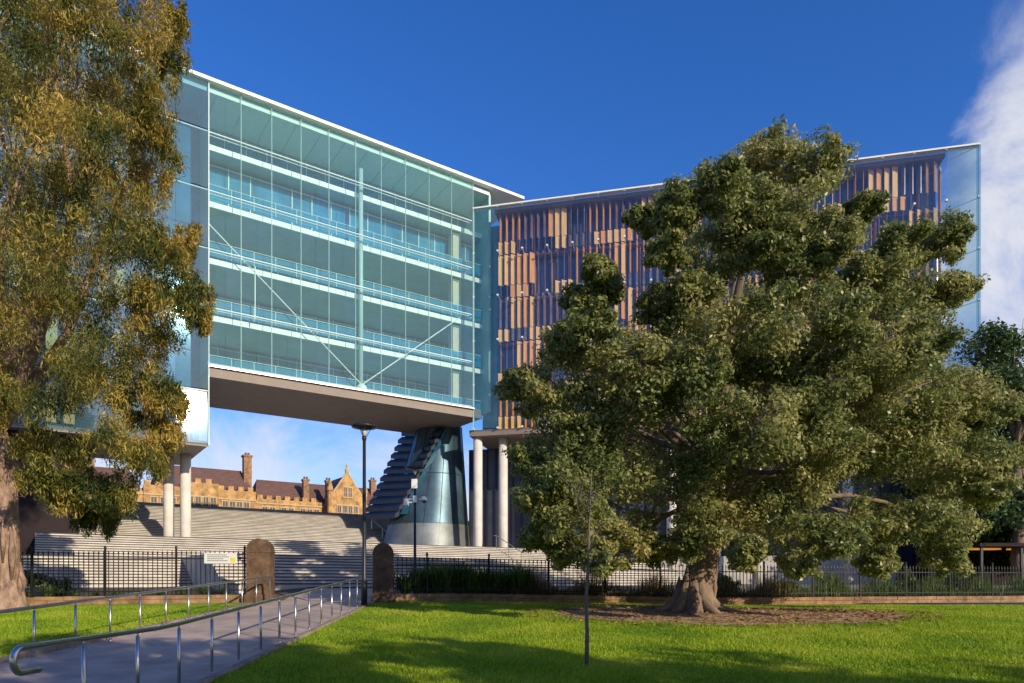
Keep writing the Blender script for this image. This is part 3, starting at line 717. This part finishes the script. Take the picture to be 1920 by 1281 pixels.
# ------------------------------------------------------------- lamps
def lampthing(label,px,d,top,discw,cams=False,grp='dark post lamps by the gate'):
    x=(px-960)/F*d; z=G(x,d); h=EYE+(HZ-top)/F*d-z; r=discw/2
    o=thing('lamp_post',label,'lamp',(x,d,z),0,grp)
    MB().lathe([(.105,-.05),(.105,.9),(.085,.95),(.07,1.0),(.055,h-.45)],14).build('pole',M['pole'],o,True)
    MB().lathe([(.13,-.05),(.13,.06),(.1,.08)],14).build('base_collar',M['pole'],o,True)
    MB().lathe([(r*.25,h-.19),(r*.96,h-.13),(r,h-.10),(r*.96,h-.06),(r*.3,h)],28).build('shade',M['pole'],o,True)
    MB().lathe([(.05,h-.62),(.085,h-.5),(.07,h-.42)],12).build('lower_cup',M['pole'],o,True)
    MB().lathe([(.06,h-.42),(.085,h-.28),(.11,h-.19)],12).build('lens',M['lampglass'],o,True)
    mb=MB()
    for k in range(3):
        a=k*2.094; mb.tube([(.07*math.cos(a),.07*math.sin(a),h-.45),(r*.55*math.cos(a),r*.55*math.sin(a),h-.15)],.012,5)
    mb.build('stay',M['pole'],o)
    if cams:
        hc=EYE+(HZ-938)/F*d-z
        MB().tube([(-.46,0,hc+.05),(.42,0,hc+.05)],.03,6).box(-.09,.09,-.09,.09,hc-.12,hc+.22).build('camera_arm',M['camwhite'],o)
        for sx_,zz_ in ((-.40,hc-.14),(.44,hc-.02)):
            c=MB().lathe([(.04,.19),(.13,.17),(.16,.05),(.16,0)],12,(sx_,0,zz_)).build('security_camera',M['camwhite'],o,True)
            MB().lathe([(.02,-.13),(.10,-.09),(.14,-.004)],12,(sx_,0,zz_)).build('lens',M['qwin'],c,True)
        MB().tube([(.0,-.05,hc-.1),(-.34,-.35,hc-.16)],.03,6).box(-.44,-.26,-.66,-.28,hc-.3,hc-.1).build('security_camera',M['camwhite'],o)
        MB().box(-.14,.14,-.2,-.08,hc+.55,hc+1.0).build('control_box',M['camwhite'],o)
lampthing('tall dark lamp post with disc shade beside the right gate post',683,24,795,.88)
lampthing('dark lamp post with security cameras standing behind the right fence',778,33.5,874,.95,True)

# ------------------------------------------------------------- garden plants
def strap(n,h,sp,m):
    v=[]
    for k in range(n):
        a=random.uniform(0,6.28); L=h*random.uniform(.7,1.2); s=sp*random.uniform(.3,1); c,q=math.cos(a),math.sin(a); w=.02
        pts=[]
        for j in range(5):
            t=j/4; pts.append((c*s*t**1.3,q*s*t**1.3,L*(t-.45*t**3)))
        for j in range(4):
            p,r_=pts[j],pts[j+1]; w0=w*(1-j/4.4); w1=w*(1-(j+1)/4.4)
            v+=[(p[0]-q*w0,p[1]+c*w0,p[2]),(p[0]+q*w0,p[1]-c*w0,p[2]),(r_[0]+q*w1,r_[1]-c*w1,r_[2]),(r_[0]-q*w1,r_[1]+c*w1,r_[2])]
    return npmesh('plant',np.array(v),4,m)
sm=[strap(150,1.25,.8,M['strap']) for _ in range(3)]
for i in range(20):
    t=i/19; x=-4.0+4.6*t+random.uniform(-.15,.15); y=26.7+1.0*t+random.uniform(-.1,.6)
    o=link('strappy_plant',sm[i%3],None,(x,y,G(x,y)-.03),random.uniform(0,6)); s=random.uniform(1.4,1.9); o.scale=(s,s,s)
    tag(o,'strappy green clump in the bed behind the fence right of the gate','plant','strappy clumps behind the right fence')
for i in range(15):
    t=i/14; x=-21.0+10.8*t; y=24.9+1.9*t+random.uniform(-.2,.3)
    o=link('strappy_plant',sm[i%3],None,(x,y,G(x,y)-.03),random.uniform(0,6)); s=random.uniform(.55,.85); o.scale=(s,s,s)
    tag(o,'low strappy green clump behind the iron fence left of the gate','plant','low strappy clumps behind the left fence')
def stalks(n,x0,x1,h0,h1,nm,m,lab):
    x=RNG.uniform(x0,x1,n); y=26.1+(x+4.4)*.2357+RNG.uniform(.35,1.6,n); z=np.array([G(a,b) for a,b in zip(x,y)])
    h=RNG.uniform(h0,h1,n)*(.75+.25*np.sin(x*2.3)); an=RNG.uniform(0,6.28,n); dx=np.cos(an)*.022; dy=np.sin(an)*.022; lx=RNG.normal(0,.2,n); ly=RNG.normal(0,.2,n)
    v=np.stack([np.stack([x-dx,y-dy,z],1),np.stack([x+dx,y+dy,z],1),np.stack([x+lx,y+ly,z+h],1)],1).reshape(-1,3)
    tag(link(nm,npmesh(nm,v,3,m)),lab,'undergrowth',kind='stuff')
stalks(6500,.3,13,.5,1.6,'dry_stalks',M['dry'],'brown dry stalks filling the bed behind the fence near the fig')
stalks(7000,12,26,.5,1.5,'low_planting',M['strap'],'low green planting behind the right half of the iron fence')
for i,(px,dd,hh,lab) in enumerate(((1360,30.5,1.3,'leafy shrub behind the fence just right of the fig trunk'),(1470,31.5,1.0,'low shrub behind the fence right of the fig, second from the trunk'),(1560,32,1.5,'shrub behind the fence under the middle of the fig crown'),(1700,33.5,1.5,'dark shrub behind the fence below the right side of the fig'),(1780,34,1.9,'tall dark shrub behind the fence near the right end'),(90,26.5,1.2,'dark shrub behind the left fence beside the gum trunk'))):
    x=(px-960)/F*dd; z=G(x,dd); o=thing('garden_shrub',lab,'shrub',(x,dd,z))
    link('foliage',npmesh('foliage',leaves([(random.uniform(-.5,.5),random.uniform(-.3,.3),hh*random.uniform(.35,.8),hh*.42) for _ in range(5)],8,50,.16,.07),4,M['strap'] if i<3 else M['dkleaf']),o)
    mb=MB()
    for k in range(5): limb(mb,(0,0,-.05),(random.uniform(-.5,.5),random.uniform(-.3,.3),hh*.7),.03,.01,5,.1,3)
    mb.build('stem',M['bark'],o)
pv=P(1885,1095,47); o=thing('low_pavilion','low dark pavilion with orange lit ceiling at the right edge','building',(pv.x,47,G(pv.x,47)))
MB().box(-3.2,6,-2.2,3,2.5,2.72).build('roof',M['dark'],o)
MB().box(-3,5.8,2.6,2.8,0,2.49).build('back_wall',M['dark'],o)
for x in (-3,-.4,2.2,4.8): MB().box(x,x+.14,-2,-1.86,0,2.49).build('post',M['pole'],o)
for x in (-2.6,.2,2.8): MB().box(x,x+1.9,-.6,.2,2.36,2.46).build('light_strip',M['lit'],o)
MB().box(-2.8,5.5,.8,1.3,0,.9).build('bench',M['dark'],o)

# ------------------------------------------------------------- light, sky, camera
SE=R(20); sdir=Vector((.69,-.724,0)).normalized()*math.cos(SE)+Vector((0,0,math.sin(SE)))
L=bpy.data.lights.new('sun','SUN'); L.energy=5.0; L.angle=R(.5); L.color=(1,.87,.66)
so=bpy.data.objects.new('sun',L); C.objects.link(so); so.rotation_euler=sdir.to_track_quat('Z','Y').to_euler(); so.location=(30,-30,40)
W=bpy.data.worlds.new('World'); bpy.context.scene.world=W; W.use_nodes=True; t=W.node_tree
bg=t.nodes['Background']; sk=t.nodes.new('ShaderNodeTexSky'); sk.sky_type='NISHITA'; sk.sun_disc=False; sk.sun_elevation=SE; sk.sun_rotation=math.atan2(sdir.x,sdir.y)
sk.air_density=1.0; sk.dust_density=.4; sk.ozone_density=3.0
hs=t.nodes.new('ShaderNodeHueSaturation'); hs.inputs['Saturation'].default_value=1.28; hs.inputs['Value'].default_value=1.0
t.links.new(sk.outputs[0],hs.inputs['Color'])
tn=t.nodes.new('ShaderNodeMix'); tn.data_type='RGBA'; tn.blend_type='MULTIPLY'; tn.inputs[0].default_value=1; tn.inputs[7].default_value=(1.0,.95,1.34,1)
t.links.new(hs.outputs[0],tn.inputs[6])
tc=t.nodes.new('ShaderNodeTexCoord'); sx_=t.nodes.new('ShaderNodeSeparateXYZ'); t.links.new(tc.outputs['Generated'],sx_.inputs[0])
def mr(inp,a,b,c=0,d=1):
    n=t.nodes.new('ShaderNodeMapRange'); n.interpolation_type='SMOOTHSTEP'
    n.inputs[1].default_value=a;n.inputs[2].default_value=b;n.inputs[3].default_value=c;n.inputs[4].default_value=d
    t.links.new(inp,n.inputs[0]); return n.outputs[0]
def mth(op,a,b,clamp=True):
    n=t.nodes.new('ShaderNodeMath'); n.operation=op; n.use_clamp=clamp
    for i,q in enumerate((a,b)):
        if hasattr(q,'is_linked'): t.links.new(q,n.inputs[i])
        else: n.inputs[i].default_value=q
    return n.outputs[0]
def noise(sc,ro,di):
    no=t.nodes.new('ShaderNodeTexNoise'); no.inputs['Scale'].default_value=sc; no.inputs['Detail'].default_value=12; no.inputs['Roughness'].default_value=ro; no.inputs['Distortion'].default_value=di
    t.links.new(tc.outputs['Generated'],no.inputs['Vector']); return no.outputs['Fac']
n1=noise(6.5,.66,.4); n2=noise(5.5,.62,.5)
right=mr(sx_.outputs[0],.43,.52,0,.42)
gate=mr(sx_.outputs[0],.42,.47)
topfade=mr(sx_.outputs[2],.62,.45,.15,1)
c1=mth('MULTIPLY',mth('MULTIPLY',mr(mth('ADD',n1,right,False),.64,1.04),gate),topfade)
low=mr(sx_.outputs[2],.36,.06,0,.38)
lg=mr(sx_.outputs[2],.42,.26)
c2=mth('MULTIPLY',mth('MULTIPLY',mr(mth('ADD',n2,low,False),.58,.92),.85),lg)
cc=mth('MULTIPLY',mth('MAXIMUM',c1,c2),.95)
mx=t.nodes.new('ShaderNodeMix'); mx.data_type='RGBA'
t.links.new(cc,mx.inputs[0]); t.links.new(tn.outputs[2],mx.inputs[6]); mx.inputs[7].default_value=(5.2,5.3,5.8,1)
t.links.new(mx.outputs[2],bg.inputs['Color']); bg.inputs['Strength'].default_value=.15
cam=bpy.data.cameras.new('camera'); co=bpy.data.objects.new('camera',cam); C.objects.link(co)
co.location=(0,0,EYE); co.rotation_euler=(R(90),0,0); cam.sensor_width=36; cam.lens=36*F/1920; cam.shift_y=(HZ-640.5)/1920; cam.clip_end=8000
bpy.context.scene.camera=co
bpy.context.scene.view_settings.view_transform='Standard'; bpy.context.scene.view_settings.look='None'
